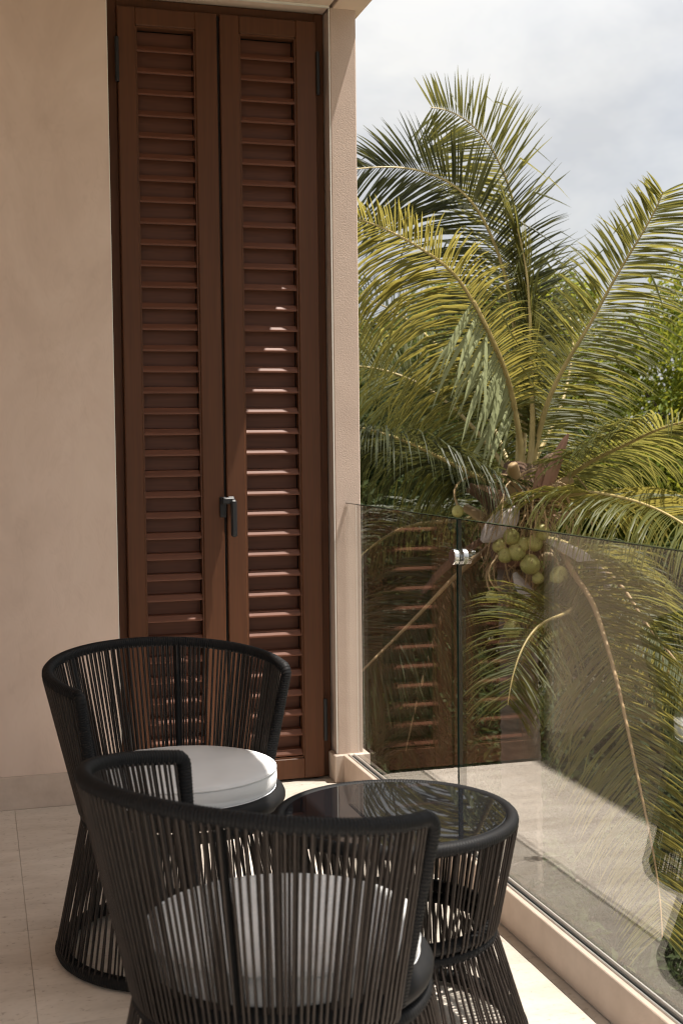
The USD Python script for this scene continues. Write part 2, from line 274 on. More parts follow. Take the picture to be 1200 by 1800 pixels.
# ---------------------------------------------------------------- louvred doors
dr = thing('louvred_doors', 'tall pair of dark brown louvred doors between plaster wall and column', 'door')
obj('door_frame', cat(box(DOOR_L+0.001, 0.533, YF, YF+0.09, 0.006, DOOR_T-0.001, 0.002), box(1.280, DOOR_R-0.001, YF, YF+0.09, 0.006, DOOR_T-0.001, 0.002),
                      box(0.533, 1.280, YF+0.002, YF+0.09, 2.905, DOOR_T-0.001, 0.002)), WOOD, dr)
obj('door_stop', box(0.535, 1.279, YF+0.045, YF+0.08, 0.006, 2.904), DARKGAP, dr)
def leaf(x0, x1, px0, px1, face, ptop, pbot, label):
    lf = obj('door_leaf', cat(
        box(x0, px0-0.006, face, face+0.045, 0.012, 2.903, 0.003), box(px1+0.006, x1, face, face+0.045, 0.012, 2.903, 0.003),
        box(px0-0.006, px1+0.006, face+0.0004, face+0.045, ptop+0.004, 2.9025, 0.003), box(px0-0.006, px1+0.006, face+0.0004, face+0.045, 0.0125, pbot-0.004, 0.003),
        box(px0-0.0055, px0, face+0.006, face+0.043, pbot, ptop), box(px1, px1+0.0055, face+0.006, face+0.043, pbot, ptop),
        box(px0, px1, face+0.0064, face+0.043, ptop-0.004, ptop+0.0039), box(px0, px1, face+0.0064, face+0.043, pbot-0.0039, pbot+0.002)), WOOD, dr)
    tag(lf, label)
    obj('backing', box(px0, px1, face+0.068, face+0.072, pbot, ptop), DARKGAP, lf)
    yf = face+0.008
    for k in range(-1, 36):
        z = 2.7545-0.07785*k
        if z < pbot+0.004: break
        # a slat: vertical nosing at the lip, sloping up and back
        jz = 0.0012*math.sin(k*12.9+px0*31)
        zt_ = min(z+0.094+jz, ptop-0.004)
        if zt_ < z+0.03: continue
        prof = np.array([[yf+0.0020, z-0.007], [yf, z-0.0045], [yf, z-0.001], [yf+0.0008, z+0.001], [yf+0.0115, z+0.0165], [yf+0.048, z+0.020], [yf+0.050, zt_],
                         [yf+0.056, zt_], [yf+0.054, z+0.012], [yf+0.018, z+0.0085], [yf+0.009, z-0.004], [yf+0.0085, z-0.007]])
        n = len(prof); v = np.vstack([np.c_[np.full(n, px0+0.0006), prof], np.c_[np.full(n, px1-0.0006), prof]])
        f = [[i, i+n, (i+1) % n] for i in range(n)] + [[(i+1) % n, i+n, (i+1) % n+n] for i in range(n)]
        for q in ((0, 1, 2, 3, 10, 11), (3, 4, 9, 10), (4, 5, 8, 9), (5, 6, 7, 8)):
            for i in range(1, len(q)-1): f += [[q[0], q[i], q[i+1]], [n+q[0], n+q[i+1], n+q[i]]]
        obj('slat', (v, np.array(f)), SLAT, lf)
leaf(0.533, 0.899, 0.605, 0.812, YD, 2.836, 0.095, 'left leaf, mostly in shade')
leaf(0.910, 1.279, 0.989, 1.194, YD, 2.836, 0.095, 'right leaf with sunlit slats')
obj('meeting_strip', box(0.8993, 0.9097, YD+0.026, YD+0.046, 0.013, 2.902), DARKGAP, dr)
for x in (0.530, 1.2835):
    for z0, z1 in ((0.155, 0.318), (2.63, 2.79)):
        m = tri(trimesh.creation.cylinder(0.0075, z1-z0, sections=14)); obj('hinge', (m[0]+[x, YD-0.004, (z0+z1)/2], m[1]), BLACKMETAL, dr, smooth=40)
h = obj('handle_plate', box(0.880, 0.905, YD-0.012, YD-0.0005, 1.035, 1.112, 0.003), BLACKMETAL, dr)
obj('lever', cat(box(0.884, 0.935, YD-0.034, YD-0.014, 1.085, 1.110, 0.005), box(0.916, 0.938, YD-0.052, YD-0.030, 0.962, 1.102, 0.006), box(0.886, 0.902, YD-0.0145, YD-0.0115, 1.088, 1.107, 0.001)), BLACKMETAL, h)
obj('latch_block', box(0.912, 0.936, YD-0.012, YD-0.0005, 1.092, 1.113, 0.003), BLACKMETAL, h)

# ---------------------------------------------------------------- kerb and glass balustrade
GX, GT = 1.360, 0.012
kb = thing('balcony_kerb', 'low beige stone kerb under the glass along the balcony edge', kind='structure')
for a, b in ((-3.0, -1.0), (-1.0, 1.0), (1.0, 2.2), (2.2, YW-0.021)):
    obj('kerb_stone', box(1.335, 1.352, a+0.0006, b-0.0006, 0.0012, 0.108, 0.002), KERB_M, kb)
    obj('kerb_stone', box(1.380, 1.43, a+0.0006, b-0.0006, -0.32, 0.012, 0.002), KERB_M, kb)
gb = thing('glass_balustrade', 'frameless clear glass balustrade of tall panels along the balcony edge', 'balustrade')
obj('channel', cat(box(1.3525, 1.3565, -3.0, YW-0.021, 0.02, 0.112, 0.0008), box(1.3755, 1.3795, -3.0, YW-0.021, 0.02, 0.112, 0.0008)), ALU, gb)
obj('gasket', cat(box(1.3567, 1.3597, -3.0, YW-0.022, 0.02, 0.109), box(1.3723, 1.3753, -3.0, YW-0.022, 0.02, 0.109)), DARKGAP, gb)
SEAM = 3.505
def pane(y0, y1, z0=0.05, z1=1.081, end=True):
    x0, x1 = GX, GX+GT
    g = obj('glass_panel', (np.array([[x0, y0, z0], [x0, y1, z0], [x0, y1, z1], [x0, y0, z1], [x1, y0, z0], [x1, y1, z0], [x1, y1, z1], [x1, y0, z1]], float),
                            np.array([[0, 3, 2], [0, 2, 1], [4, 5, 6], [4, 6, 7]])), PANE, gb)
    e = 0.0006; 
    obj('glass_edge', cat(box(x0-0.0004, x1+0.0004, y0+e, y1-e, z1-0.0022, z1+0.0004), box(x0+e, x1-e, y0, y0+0.0004, z0, z1-0.0026), *([box(x0+e, x1-e, y1-0.0004, y1, z0, z1-0.0026)] if end else [])), PANE_EDGE, g)
pane(SEAM+0.007, YW-0.001, end=False); pane(1.0, SEAM-0.007); pane(-1.5, 0.988)
for yc in (SEAM,):
    ang = np.linspace(0, 2*np.pi, 41)[:-1]; r = 0.0235
    def disc(xa, xb, rr, bev=0.0015):
        m = lathe([(0, xa), (rr-bev, xa), (rr, xa+bev), (rr, xb-bev), (rr-bev, xb), (0, xb)], 40)
        v = m[0]; return np.c_[v[:, 2], v[:, 0]+yc, v[:, 1]+0.968], m[1][:, ::-1]
    c = thing('clamp', parent=gb)
    obj('clamp_disc', disc(GX-0.016, GX-0.0005, r), STEEL, c, smooth=35); obj('clamp_disc', disc(GX+GT+0.0005, GX+GT+0.016, r), STEEL, c, smooth=35)
    obj('clamp_cover', disc(GX-0.0185, GX-0.0164, r-0.002, 0.0008), mottled('clamp_cover_brown', (0.10, 0.06, 0.05), (0.12, 0.07, 0.06)), c, smooth=35)

# ---------------------------------------------------------------- woven chairs
CH = dict(a=0.322, b=0.278, off=-0.055, z0=0.712, dz=0.040, ang=1.84, rw=0.246, rb=0.318)
def rim_pt(t):
    t = np.asarray(t, float)
    return np.stack([CH['off']-CH['b']*np.cos(t), CH['a']*np.sin(t), CH['z0']+CH['dz']*np.cos(t)], -1)
def wrapped(path, r, pitch, amp, sides=10, closed=False, per=4):
    """A tube wound with cord: its radius swells once per turn."""
    p = np.asarray(path, float)
    if closed: p = np.vstack([p, p[:1]])
    d = np.r_[0, np.cumsum(np.linalg.norm(np.diff(p, axis=0), axis=1))]
    turns = max(8, int(d[-1]/pitch)); s = np.linspace(0, d[-1], turns*per+1)
    q = np.stack([np.interp(s, d, p[:, k]) for k in range(3)], 1)
    rr = r + amp*np.abs(np.sin(np.arange(len(s))*np.pi/per))
    if closed: q, rr = q[:-1], rr[:-1]
    return tube(q, rr, sides, closed)
def make_cords(parent, name, n, top_fn, bot_fn, out, shift, under, mat=CORD, r=0.0027):
    """Each cord is one loop: up outside the ring, through its winding and down inside."""
    zz = np.array([0, 0, 1.0])
    for i in range(n):
        s = (i+0.5)/n; jit = RNG.uniform(-0.16, 0.16)/n
        tp, nt = top_fn(s+jit); bo, nb = bot_fn(s+jit+RNG.uniform(-.12, .12)/n); ti, ni = top_fn(s+jit+shift); bi, nbi = bot_fn(s+jit+shift+RNG.uniform(-.2, .2)/n)
        pts = [bo+nb*out*0.5-zz*0.012, bo+nb*out, tp+nt*out-zz*under, (tp+ti)/2+nt*out*.5-zz*under*.25, (tp+ti)/2-nt*out*.5-zz*under*.25, ti-ni*out-zz*under, bi-nbi*out*0.9, bi-nbi*out*.5-zz*0.012]
        obj(name, tube(np.array(pts), r, 6), mat, parent, smooth=True)
def make_chair(label, loc, yaw, group):
    t = thing('rope_armchair', label, 'armchair', loc, yaw, group)
    # frame: right post, rim, left post in one wound line
    a = CH['ang']; arc = rim_pt(np.linspace(-a, a, 120)); e0, e1 = arc[0], arc[-1]
    def post(e, sgn):
        foot = np.array([0.012, sgn*(CH['rw']+0.010), 0.385]); nx = np.array([0.020, 0, 0])
        c = e+nx
        k = np.linspace(0, np.pi/2, 7)[1:]
        bend = np.array([e + nx*1.0*math.sin(q) - np.array([0, 0, 0.022])*(1-math.cos(q)) for q in k])
        return np.vstack([bend, bend[-1]+(foot-bend[-1])*np.linspace(0.06, 1, 20)[:, None]])
    path = np.vstack([post(e0, -1)[::-1], arc, post(e1, 1)])
    obj('rim', wrapped(path, 0.0138, 0.0064, 0.0012), WRAP, t, smooth=50)
    obj('seat_ring', tube(circle(CH['rw']-0.004, 0.392), 0.0245, 14, True), WRAP, t, smooth=True)
    obj('waist_ring', wrapped(circle(CH['rw']+0.004, 0.352), 0.0135, 0.0075, 0.0012, 8, True), WRAP, t, smooth=50)
    obj('base_ring', wrapped(circle(CH['rb'], 0.019), 0.0165, 0.0075, 0.0012, 8, True), WRAP, t, smooth=50)
    obj('seat_pan', lathe([(0, 0.372), (0.235, 0.372), (0.235, 0.392), (0, 0.392)], 64), DARKGAP, t)
    for tt in (-0.55, 0.55):
        p = rim_pt(tt); ang = math.atan2(p[1], p[0]); q = np.array([CH['rw']*math.cos(ang), CH['rw']*math.sin(ang), 0.385])
        obj('back_bar', tube(np.array([q, (p+q)/2, p]), 0.0085, 10), WRAP, t, smooth=40)
    def top(s):
        p = rim_pt(-a*0.985+2*a*0.985*s); n = np.array([p[0], p[1], 0]); return p, n/np.linalg.norm(n)
    def bot(s):
        p = rim_pt(-a*0.985+2*a*0.985*s); ang = math.atan2(p[1], p[0]); n = np.array([math.cos(ang), math.sin(ang), 0]); return n*(CH['rw']+0.010)+np.array([0, 0, 0.372]), n
    make_cords(t, 'back_cord', 80, top, bot, 0.0110, 0.006, 0.010)
    def btop(s):
        ang = s*2*np.pi; n = np.array([math.cos(ang), math.sin(ang), 0]); return n*(CH['rw']+0.004)+np.array([0, 0, 0.352]), n
    def bbot(s):
        ang = s*2*np.pi+0.05; n = np.array([math.cos(ang), math.sin(ang), 0]); return n*CH['rb']+np.array([0, 0, 0.020]), n
    make_cords(t, 'base_cord', 92, btop, bbot, 0.0125, 0.008, 0.010)
    # cushion: two bulging canvas faces, piped seam
    R = 0.244; z0, z1 = 0.408, 0.470
    prof = [(0, z0), (R-0.03, z0), (R-0.010, z0+0.004), (R-0.002, z0+0.014), (R, z0+0.03), (R-0.001, z1-0.014), (R-0.006, z1-0.004), (R-0.018, z1+0.001), (R-0.04, z1+0.004), (R-0.06, z1+0.005), (R-0.085, z1+0.006), (0.13, z1+0.007), (0.10, z1+0.0075), (0.07, z1+0.008), (0.035, z1+0.008), (0.001, z1+0.008)]
    v, f = lathe(prof, 150); v = v.copy(); rad = np.hypot(v[:, 0], v[:, 1])
    v[:, 2] += (0.007*(noise(v*9.0, 3)-0.5)+0.004*(noise(v*22.0, 8)-0.5))*(rad < R-0.003); v[:, 2] += 0.0030*(noise(np.c_[np.arctan2(v[:, 1], v[:, 0])*7.0, rad*6.0, v[:, 2]*20], 12)-0.5)*np.clip((rad-0.09)/0.1, 0, 1)*(rad < R-0.003); v[:, :2] *= (1+0.012*(noise(v*14.0, 5)-0.5))[:, None]
    cu = obj('cushion', (v, f), FABRIC, t, smooth=True)
    for zz, rr in ((z1-0.006, R-0.0025), (z0+0.007, R-0.004)):
        obj('piping', tube(circle(rr, zz, 110), 0.0028, 6, True), FABRIC, cu, smooth=True)
    return t
front_chair = make_chair('black rope armchair in front, seen from behind with its back to us', (0.500, 2.149, 0), 0.536, 'rope armchairs on the balcony')
bc = UsdGeom.Xform.Define(stage, numbered('/World/rope_armchair'))
bc.GetPrim().GetReferences().AddInternalReference(front_chair.GetPath())
bc.ClearXformOpOrder(); bc.AddTranslateOp(opSuffix='placed').Set(Gf.Vec3d(0.500, 3.266, 0)); bc.AddRotateZOp(opSuffix='placed').Set(math.degrees(-1.166))
bc.GetPrim().SetInstanceable(True)
tag(bc.GetPrim(), 'black rope armchair standing against the door, its cushion and open front facing us', 'armchair', 'rope armchairs on the balcony')

# ---------------------------------------------------------------- woven side table
TB = dict(rt=0.2560, zt=0.482, rw=0.2110, zw=0.252, rb=0.274)
tb = thing('rope_side_table', 'round black rope side table with a dark mirror glass top', 'side table', (0.870, 2.629, 0))
obj('top_ring', wrapped(circle(TB['rt'], TB['zt']), 0.0140, 0.0070, 0.0010, 12, True), WRAP, tb, smooth=50)
obj('glass_top', lathe([(0, TB['zt']+0.004), (0.2420, TB['zt']+0.004), (0.2440, TB['zt']+0.006), (0.2440, TB['zt']+0.0100), (0.2425, TB['zt']+0.0115), (0, TB['zt']+0.0115)], 160), BLACKGLASS, tb, smooth=30)
obj('glass_support', tube(circle(0.231, TB['zt']-0.006), 0.009, 8, True), WRAP, tb, smooth=True)
obj('waist_ring', tube(circle(TB['rw'], TB['zw']+0.008), 0.0145, 10, True), WRAP, tb, smooth=True)
obj('lower_waist_ring', wrapped(circle(TB['rw']-0.002, TB['zw']-0.020), 0.0125, 0.0075, 0.0012, 8, True), WRAP, tb, smooth=50)
obj('base_ring', wrapped(circle(TB['rb'], 0.019), 0.0155, 0.0075, 0.0012, 8, True), WRAP, tb, smooth=50)
def ring_fn(r, z, tw=0.0):
    def fn(s):
        ang = s*2*np.pi+tw; n = np.array([math.cos(ang), math.sin(ang), 0]); return n*r+np.array([0, 0, z]), n
    return fn
make_cords(tb, 'upper_cord', 88, ring_fn(TB['rt'], TB['zt']), ring_fn(TB['rw']+0.003, TB['zw']+0.004), 0.0115, 0.007, 0.010)
make_cords(tb, 'base_cord', 92, ring_fn(TB['rw'], TB['zw']-0.020), ring_fn(TB['rb'], 0.020, 0.07), 0.0120, 0.009, 0.010)

# ---------------------------------------------------------------- coconut palm
# frond: (points from sheath to tip, turn of the blade, leaflet length, first and last angle, droop, look, share of rachis that is bare, leaflets a side)
FRONDS = {
    "A": [(3.65,8.22,1.1),(3.64,8.21,1.81),(3.52,8.1,2.39),(3.36,8.01,2.71),(3.16,7.94,2.94),(2.91,7.9,3.06),(2.63,7.88,3.09),(2.29,7.89,3.05)],
    "B": [(3.67,8.22,1.1),(3.74,8.28,1.86),(3.72,8.23,2.41),(3.66,8.2,2.75),(3.54,8.09,3.02),(3.39,8.0,3.24),(3.16,7.93,3.43),(2.9,7.9,3.49)],
    "B2": [(3.65,8.10,1.06),(3.66,8.02,1.81),(3.60,7.94,2.38),(3.47,7.82,2.72)],
    "C": [(3.73,8.19,1.14),(3.77,8.06,1.49),(3.82,7.86,1.8),(3.91,7.62,2.1),(3.98,7.44,2.35),(4.04,7.26,2.56),(4.07,7.09,2.73),(4.05,6.96,2.82)],
    "D": [(3.63,8.13,1.14),(3.51,7.96,1.53),(3.36,7.79,1.79),(3.18,7.63,2.02),(3.05,7.56,2.2),(2.82,7.41,2.39),(2.63,7.35,2.49),(2.35,7.32,2.61),(2.11,7.28,2.65)],
    "E": [(3.59,8.14,0.93),(3.37,8.02,1.03),(3.19,7.98,1.11),(2.91,7.88,1.23),(2.62,7.77,1.34),(2.37,7.74,1.41),(2.08,7.72,1.44)],
    "F": [(3.73,8.07,0.94),(3.81,7.93,1.02),(3.91,7.66,1.17),(4.03,7.37,1.29),(4.08,7.11,1.37),(4.18,6.94,1.42),(4.38,6.7,1.4)],
    "G": [(3.65,7.99,0.77),(3.67,7.77,0.9),(3.72,7.41,0.98),(3.77,7.05,0.97),(3.83,6.67,0.91),(3.89,6.39,0.81),(3.96,6.1,0.63)],
    "H": [(3.75,7.93,0.6),(3.7,7.49,0.47),(3.7,7.25,0.33),(3.67,7.01,0.14),(3.63,6.75,-0.13),(3.61,6.58,-0.39),(3.59,6.39,-0.71),(3.6,6.26,-1.06),(3.57,6.13,-1.43)],
    "I": [(3.95,8.05,0.5),(4.08,7.86,0.44),(4.17,7.69,0.32),(4.23,7.51,0.12),(4.35,7.28,-0.14),(4.41,7.05,-0.45)],
    "J": [(3.57,8.24,0.66),(3.32,8.11,0.54),(3.08,7.98,0.41),(2.92,7.92,0.29),(2.61,7.78,0.07),(2.33,7.63,-0.11),(2.08,7.55,-0.31)],
    "K": [(3.61,8.43,0.57),(3.42,8.5,0.47),(3.24,8.44,0.29),(3.1,8.35,0.03),(2.97,8.25,-0.23),(2.84,8.13,-0.51),(2.76,8.1,-0.78)],
    "L": [(3.73,8.72,0.8),(3.49,9.03,0.72),(3.23,9.34,0.67),(3.01,9.51,0.53),(2.74,9.56,0.24)],
    "P": [(3.77,8.03,0.59),(3.76,7.57,0.36),(3.59,7.3,0.24),(3.29,7.09,0.19),(3.09,6.94,0.05),(2.96,6.83,-0.23)],
    "O": [(3.9,8.3,0.61),(4.44,8.46,0.37),(4.81,8.55,-0.04),(5.08,8.51,-0.62),(5.2,8.38,-1.29)],
    "M": [(3.83,8.47,1.09),(4.14,8.66,1.46),(4.36,8.87,1.81),(4.47,9.02,2.13),(4.52,9.2,2.31),(4.55,9.51,2.4)],
    "N": [(3.79,8.6,1.01),(3.74,9.16,1.65),(3.54,9.64,2.13),(3.28,10.01,2.43),(2.98,10.3,2.55)],
    "N2": [(3.60,8.2,1.02),(3.36,8.42,1.45),(3.08,8.6,1.72),(2.75,8.8,1.86),(2.45,9.0,1.86)],
}
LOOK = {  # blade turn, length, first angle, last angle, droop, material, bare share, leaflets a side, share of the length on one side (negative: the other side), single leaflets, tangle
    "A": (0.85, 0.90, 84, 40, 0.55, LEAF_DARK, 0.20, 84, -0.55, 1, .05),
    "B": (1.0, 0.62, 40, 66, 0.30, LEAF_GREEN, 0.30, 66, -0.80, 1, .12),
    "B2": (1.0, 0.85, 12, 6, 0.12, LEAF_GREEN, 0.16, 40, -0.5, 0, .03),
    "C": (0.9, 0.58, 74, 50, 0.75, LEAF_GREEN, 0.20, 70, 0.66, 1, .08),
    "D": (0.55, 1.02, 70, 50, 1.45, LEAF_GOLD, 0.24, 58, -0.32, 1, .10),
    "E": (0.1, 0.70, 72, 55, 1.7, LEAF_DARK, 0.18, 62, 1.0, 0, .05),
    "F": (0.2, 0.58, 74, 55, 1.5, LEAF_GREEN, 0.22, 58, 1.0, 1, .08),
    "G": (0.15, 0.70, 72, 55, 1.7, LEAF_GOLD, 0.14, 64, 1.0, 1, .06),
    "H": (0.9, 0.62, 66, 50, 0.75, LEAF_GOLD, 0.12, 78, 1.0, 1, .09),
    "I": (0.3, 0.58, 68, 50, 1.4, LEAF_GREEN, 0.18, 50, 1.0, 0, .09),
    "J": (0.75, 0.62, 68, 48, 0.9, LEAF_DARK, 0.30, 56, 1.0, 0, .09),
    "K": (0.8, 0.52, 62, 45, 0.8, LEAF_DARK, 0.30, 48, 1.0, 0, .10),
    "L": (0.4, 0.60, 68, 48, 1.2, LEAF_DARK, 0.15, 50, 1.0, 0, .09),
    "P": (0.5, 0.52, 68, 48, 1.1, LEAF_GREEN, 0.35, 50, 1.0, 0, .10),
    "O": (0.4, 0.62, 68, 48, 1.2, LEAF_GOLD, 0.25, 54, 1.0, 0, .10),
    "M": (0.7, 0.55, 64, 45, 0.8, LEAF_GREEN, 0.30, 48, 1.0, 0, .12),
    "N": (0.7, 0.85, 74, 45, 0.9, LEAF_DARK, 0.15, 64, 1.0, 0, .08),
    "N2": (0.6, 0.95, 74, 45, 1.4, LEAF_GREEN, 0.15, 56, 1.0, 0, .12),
}
VIEW = np.array([0.40, 0.915, 0.0])
def leaflet(base, d, wdir, L, w, droop, kink, rng):
    n = 6; p = [base]; d = d/np.linalg.norm(d)
    for i in range(n-1):
        s = (i+1)/(n-1)
        d = d + np.array([0, 0, -1])*droop*0.30*s*L/0.6; 
        if kink and i == kink: d = d + np.array([rng.normal(0, .3), rng.normal(0, .3), -1.3])
        d /= np.linalg.norm(d); p.append(p[-1]+d*L/(n-1))
    p = np.array(p); t = np.gradient(p, axis=0); t /= np.linalg.norm(t, axis=1, keepdims=True)
    ww = wdir[None]-t*(t@wdir)[:, None]; ww /= np.linalg.norm(ww, axis=1, keepdims=True)+1e-9
    nn = np.cross(t, ww); prof = w*np.array([0.45, 0.95, 1.0, 0.82, 0.5, 0.06])[:, None]*0.5
    l, r = p+ww*prof-nn*prof*0.45, p-ww*prof-nn*prof*0.45
    v = np.stack([l, p, r], 1).reshape(-1, 3); f = []
    for i in range(n-1):
        for k in (0, 1):
            a, b = 3*i+k, 3*i+k+1; f += [[a, b, b+3], [a, b+3, a+3]]
    return v, np.array(f)
palm = thing('coconut_palm', 'coconut palm with arching fronds and green coconuts beyond the glass', 'palm tree')
tk = spline([(3.50, 7.95, 0.75), (3.55, 8.02, 0.2), (3.62, 8.12, -1.2), (3.66, 8.2, Z_G-0.05)], 90)
tr_ = 0.13+0.05*np.clip((0.2-tk[:, 2])/3.6, 0, 1)**1.5+0.006*np.sin(tk[:, 2]*55)
obj('trunk', tube(tk, tr_, 20), TRUNK, palm, smooth=50)
cs = spline([(3.52, 7.98, 0.45), (3.54, 8.02, 0.8), (3.60, 8.10, 1.15)], 16)
cv, cf = tube(cs, np.interp(np.linspace(0, 1, 16), [0, .35, 1], [0.15, 0.19, 0.10]), 24); cv = cv+0.05*(fbm(cv*9, 3, 4)[:, None]-0.5)
obj('fibre_sheath', (cv, cf), FIBRE, palm, smooth=60)
SINGLE = []
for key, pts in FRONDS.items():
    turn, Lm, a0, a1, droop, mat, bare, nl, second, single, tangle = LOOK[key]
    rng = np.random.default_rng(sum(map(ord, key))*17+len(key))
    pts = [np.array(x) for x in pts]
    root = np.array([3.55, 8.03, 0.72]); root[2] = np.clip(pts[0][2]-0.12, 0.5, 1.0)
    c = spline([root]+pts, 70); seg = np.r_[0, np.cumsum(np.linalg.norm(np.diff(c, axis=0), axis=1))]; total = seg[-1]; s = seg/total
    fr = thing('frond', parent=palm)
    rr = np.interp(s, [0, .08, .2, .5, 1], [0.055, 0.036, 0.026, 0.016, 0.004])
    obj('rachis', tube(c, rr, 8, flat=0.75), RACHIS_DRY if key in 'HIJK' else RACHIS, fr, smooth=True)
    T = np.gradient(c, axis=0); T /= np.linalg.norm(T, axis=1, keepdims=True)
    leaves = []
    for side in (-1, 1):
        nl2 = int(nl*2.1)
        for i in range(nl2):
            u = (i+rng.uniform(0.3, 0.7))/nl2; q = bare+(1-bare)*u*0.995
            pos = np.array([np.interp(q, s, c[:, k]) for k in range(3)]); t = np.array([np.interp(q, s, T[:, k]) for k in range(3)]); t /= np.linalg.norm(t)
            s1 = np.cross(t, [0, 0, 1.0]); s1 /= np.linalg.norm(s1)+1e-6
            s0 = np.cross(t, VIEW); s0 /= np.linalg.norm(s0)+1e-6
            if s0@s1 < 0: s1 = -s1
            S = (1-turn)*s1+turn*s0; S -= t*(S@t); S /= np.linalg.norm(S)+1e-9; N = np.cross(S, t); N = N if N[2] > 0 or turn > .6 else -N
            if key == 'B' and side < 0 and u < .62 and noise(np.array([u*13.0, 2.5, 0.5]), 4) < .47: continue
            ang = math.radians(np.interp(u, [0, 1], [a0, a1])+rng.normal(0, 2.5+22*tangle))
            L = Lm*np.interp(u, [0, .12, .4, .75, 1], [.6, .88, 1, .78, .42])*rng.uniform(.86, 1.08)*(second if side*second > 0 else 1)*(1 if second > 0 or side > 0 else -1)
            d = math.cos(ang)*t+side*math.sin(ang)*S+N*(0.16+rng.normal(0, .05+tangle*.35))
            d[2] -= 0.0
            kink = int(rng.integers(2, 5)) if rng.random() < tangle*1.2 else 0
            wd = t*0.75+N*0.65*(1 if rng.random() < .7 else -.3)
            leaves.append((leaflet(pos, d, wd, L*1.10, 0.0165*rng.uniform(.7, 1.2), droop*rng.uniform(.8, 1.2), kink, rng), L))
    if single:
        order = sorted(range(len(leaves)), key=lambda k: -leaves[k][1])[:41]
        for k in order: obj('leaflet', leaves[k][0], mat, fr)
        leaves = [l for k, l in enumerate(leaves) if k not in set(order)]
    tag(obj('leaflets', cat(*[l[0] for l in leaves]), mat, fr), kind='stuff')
# pale leaflets hanging off the near left frond
rng = np.random.default_rng(5); c = spline(FRONDS['D'][1:5], 60); lv = []
for i in range(40):
    q = i/39; pos = c[int(q*59)]
    d = np.array([-0.55+rng.normal(0, .17), -0.25+rng.normal(0, .2), -0.75]); lv.append(leaflet(pos, d, np.array([.75, -.25, -.4]), rng.uniform(.42, .78), rng.uniform(.018, .030), 0.6, 0, rng))
fr = thing('frond', parent=palm); obj('rachis', tube(c+[0, -0.02, 0], 0.012, 6), RACHIS, fr); tag(obj('leaflets', cat(*lv), LEAF_SAGE, fr), kind='stuff')
# coconuts
for (x, y, z, r) in [(3.37, 7.83, 0.69, 0.054), (3.51, 7.77, 0.65, 0.054), (3.55, 7.75, 0.72, 0.054), (3.4, 7.81, 0.59, 0.057), (3.33, 7.84, 0.57, 0.05), (3.48, 7.77, 0.51, 0.065), (3.52, 7.74, 0.42, 0.038), (3.65, 7.68, 0.43, 0.065), (3.73, 7.63, 0.36, 0.065), (3.3, 7.86, 0.63, 0.046), (3.05, 7.97, 0.86, 0.038), (3.24, 7.85, 0.3, 0.038), (3.35, 7.77, 0.09, 0.057), (3.44, 7.8, 0.64, 0.046)]:
    r *= 1.02; y -= .12; th = np.linspace(0, np.pi, 15); k = np.random.default_rng(int(x*1000)); pr = np.stack([r*np.sin(th)*(1-.10*np.cos(th)), r*1.08*np.cos(th)], 1)[::-1]
    v, f = lathe(pr, 20); an = np.arctan2(v[:, 1], v[:, 0]); v[:, :2] *= (1+0.035*np.cos(3*an))[:, None]
    ax = trimesh.transformations.euler_matrix(*k.uniform(-.6, .6, 3))[:3, :3]; v = v@ax.T+[x, y, z]
    co = obj('coconut', (v, f), COCO, palm, smooth=True)
    st = np.array([x, y, z])+ax@np.array([0, 0, r]); obj('stalk', tube(spline([st, st+[0, .05, .06], (3.53, 8.0, z+0.22)], 10), 0.007, 6), RACHIS_DRY, palm)
# bracts: boat-shaped sheaths, strands of old flower stalks
def bract(p, w, mat, up_=(0, -1, 0.3)):
    c = spline(p, 16); t = np.gradient(c, axis=0); t /= np.linalg.norm(t, axis=1, keepdims=True); u = np.array(up_, float)
    wv = np.cross(t, u); wv /= np.linalg.norm(wv, axis=1, keepdims=True); nn = np.cross(wv, t); s = np.linspace(0, 1, 16); pr = w*np.sin(np.pi*np.clip(s*.93+.05, 0, 1))**.7
    k = np.linspace(-1, 1, 7); top_ = c[:, None]+wv[:, None]*(pr[:, None]*k)[..., None]-nn[:, None]*(pr[:, None]*.5*k*k)[..., None]
    v = np.vstack([top_.reshape(-1, 3), (top_+nn[:, None]*0.006).reshape(-1, 3)]); i, j = np.meshgrid(np.arange(15), np.arange(6), indexing='ij')
    q = np.stack([i*7+j, i*7+j+1, (i+1)*7+j+1, (i+1)*7+j], -1).reshape(-1, 4); f = np.vstack([q[:, [0, 1, 2]], q[:, [0, 2, 3]]])
    obj('bract', (v, np.vstack([f, f[:, ::-1]+len(v)//2])), mat, palm, smooth=40)
bract([(3.42, 7.72, 0.88), (3.36, 7.70, 0.82), (3.27, 7.72, 0.74), (3.18, 7.75, 0.66)], 0.085, BRACT)
bract([(3.40, 7.72, 0.45), (3.46, 7.66, 0.33), (3.52, 7.60, 0.22), (3.56, 7.57, 0.10)], 0.055, BRACT)
bract([(3.60, 7.66, 0.66), (3.70, 7.58, 0.62), (3.83, 7.50, 0.53), (3.94, 7.42, 0.31)], 0.045, BRACT)
bract([(3.58, 7.72, 0.92), (3.62, 7.66, 1.04), (3.66, 7.63, 1.17), (3.73, 7.60, 1.36)], 0.042, BRACT_RED)
bract([(3.55, 7.75, 0.90), (3.56, 7.70, 1.0), (3.57, 7.68, 1.1), (3.58, 7.68, 1.2)], 0.034, BRACT_RED)
bract([(3.36, 7.80, 0.75), (3.15, 7.85, 0.62), (2.92, 7.92, 0.42), (2.80, 7.98, 0.22)], 0.026, FIBRE)
bract([(3.20, 7.90, 1.02), (3.32, 7.84, 0.98), (3.42, 7.80, 0.88), (3.46, 7.78, 0.78)], 0.03, BRACT_RED)
rng = np.random.default_rng(11); sv = []
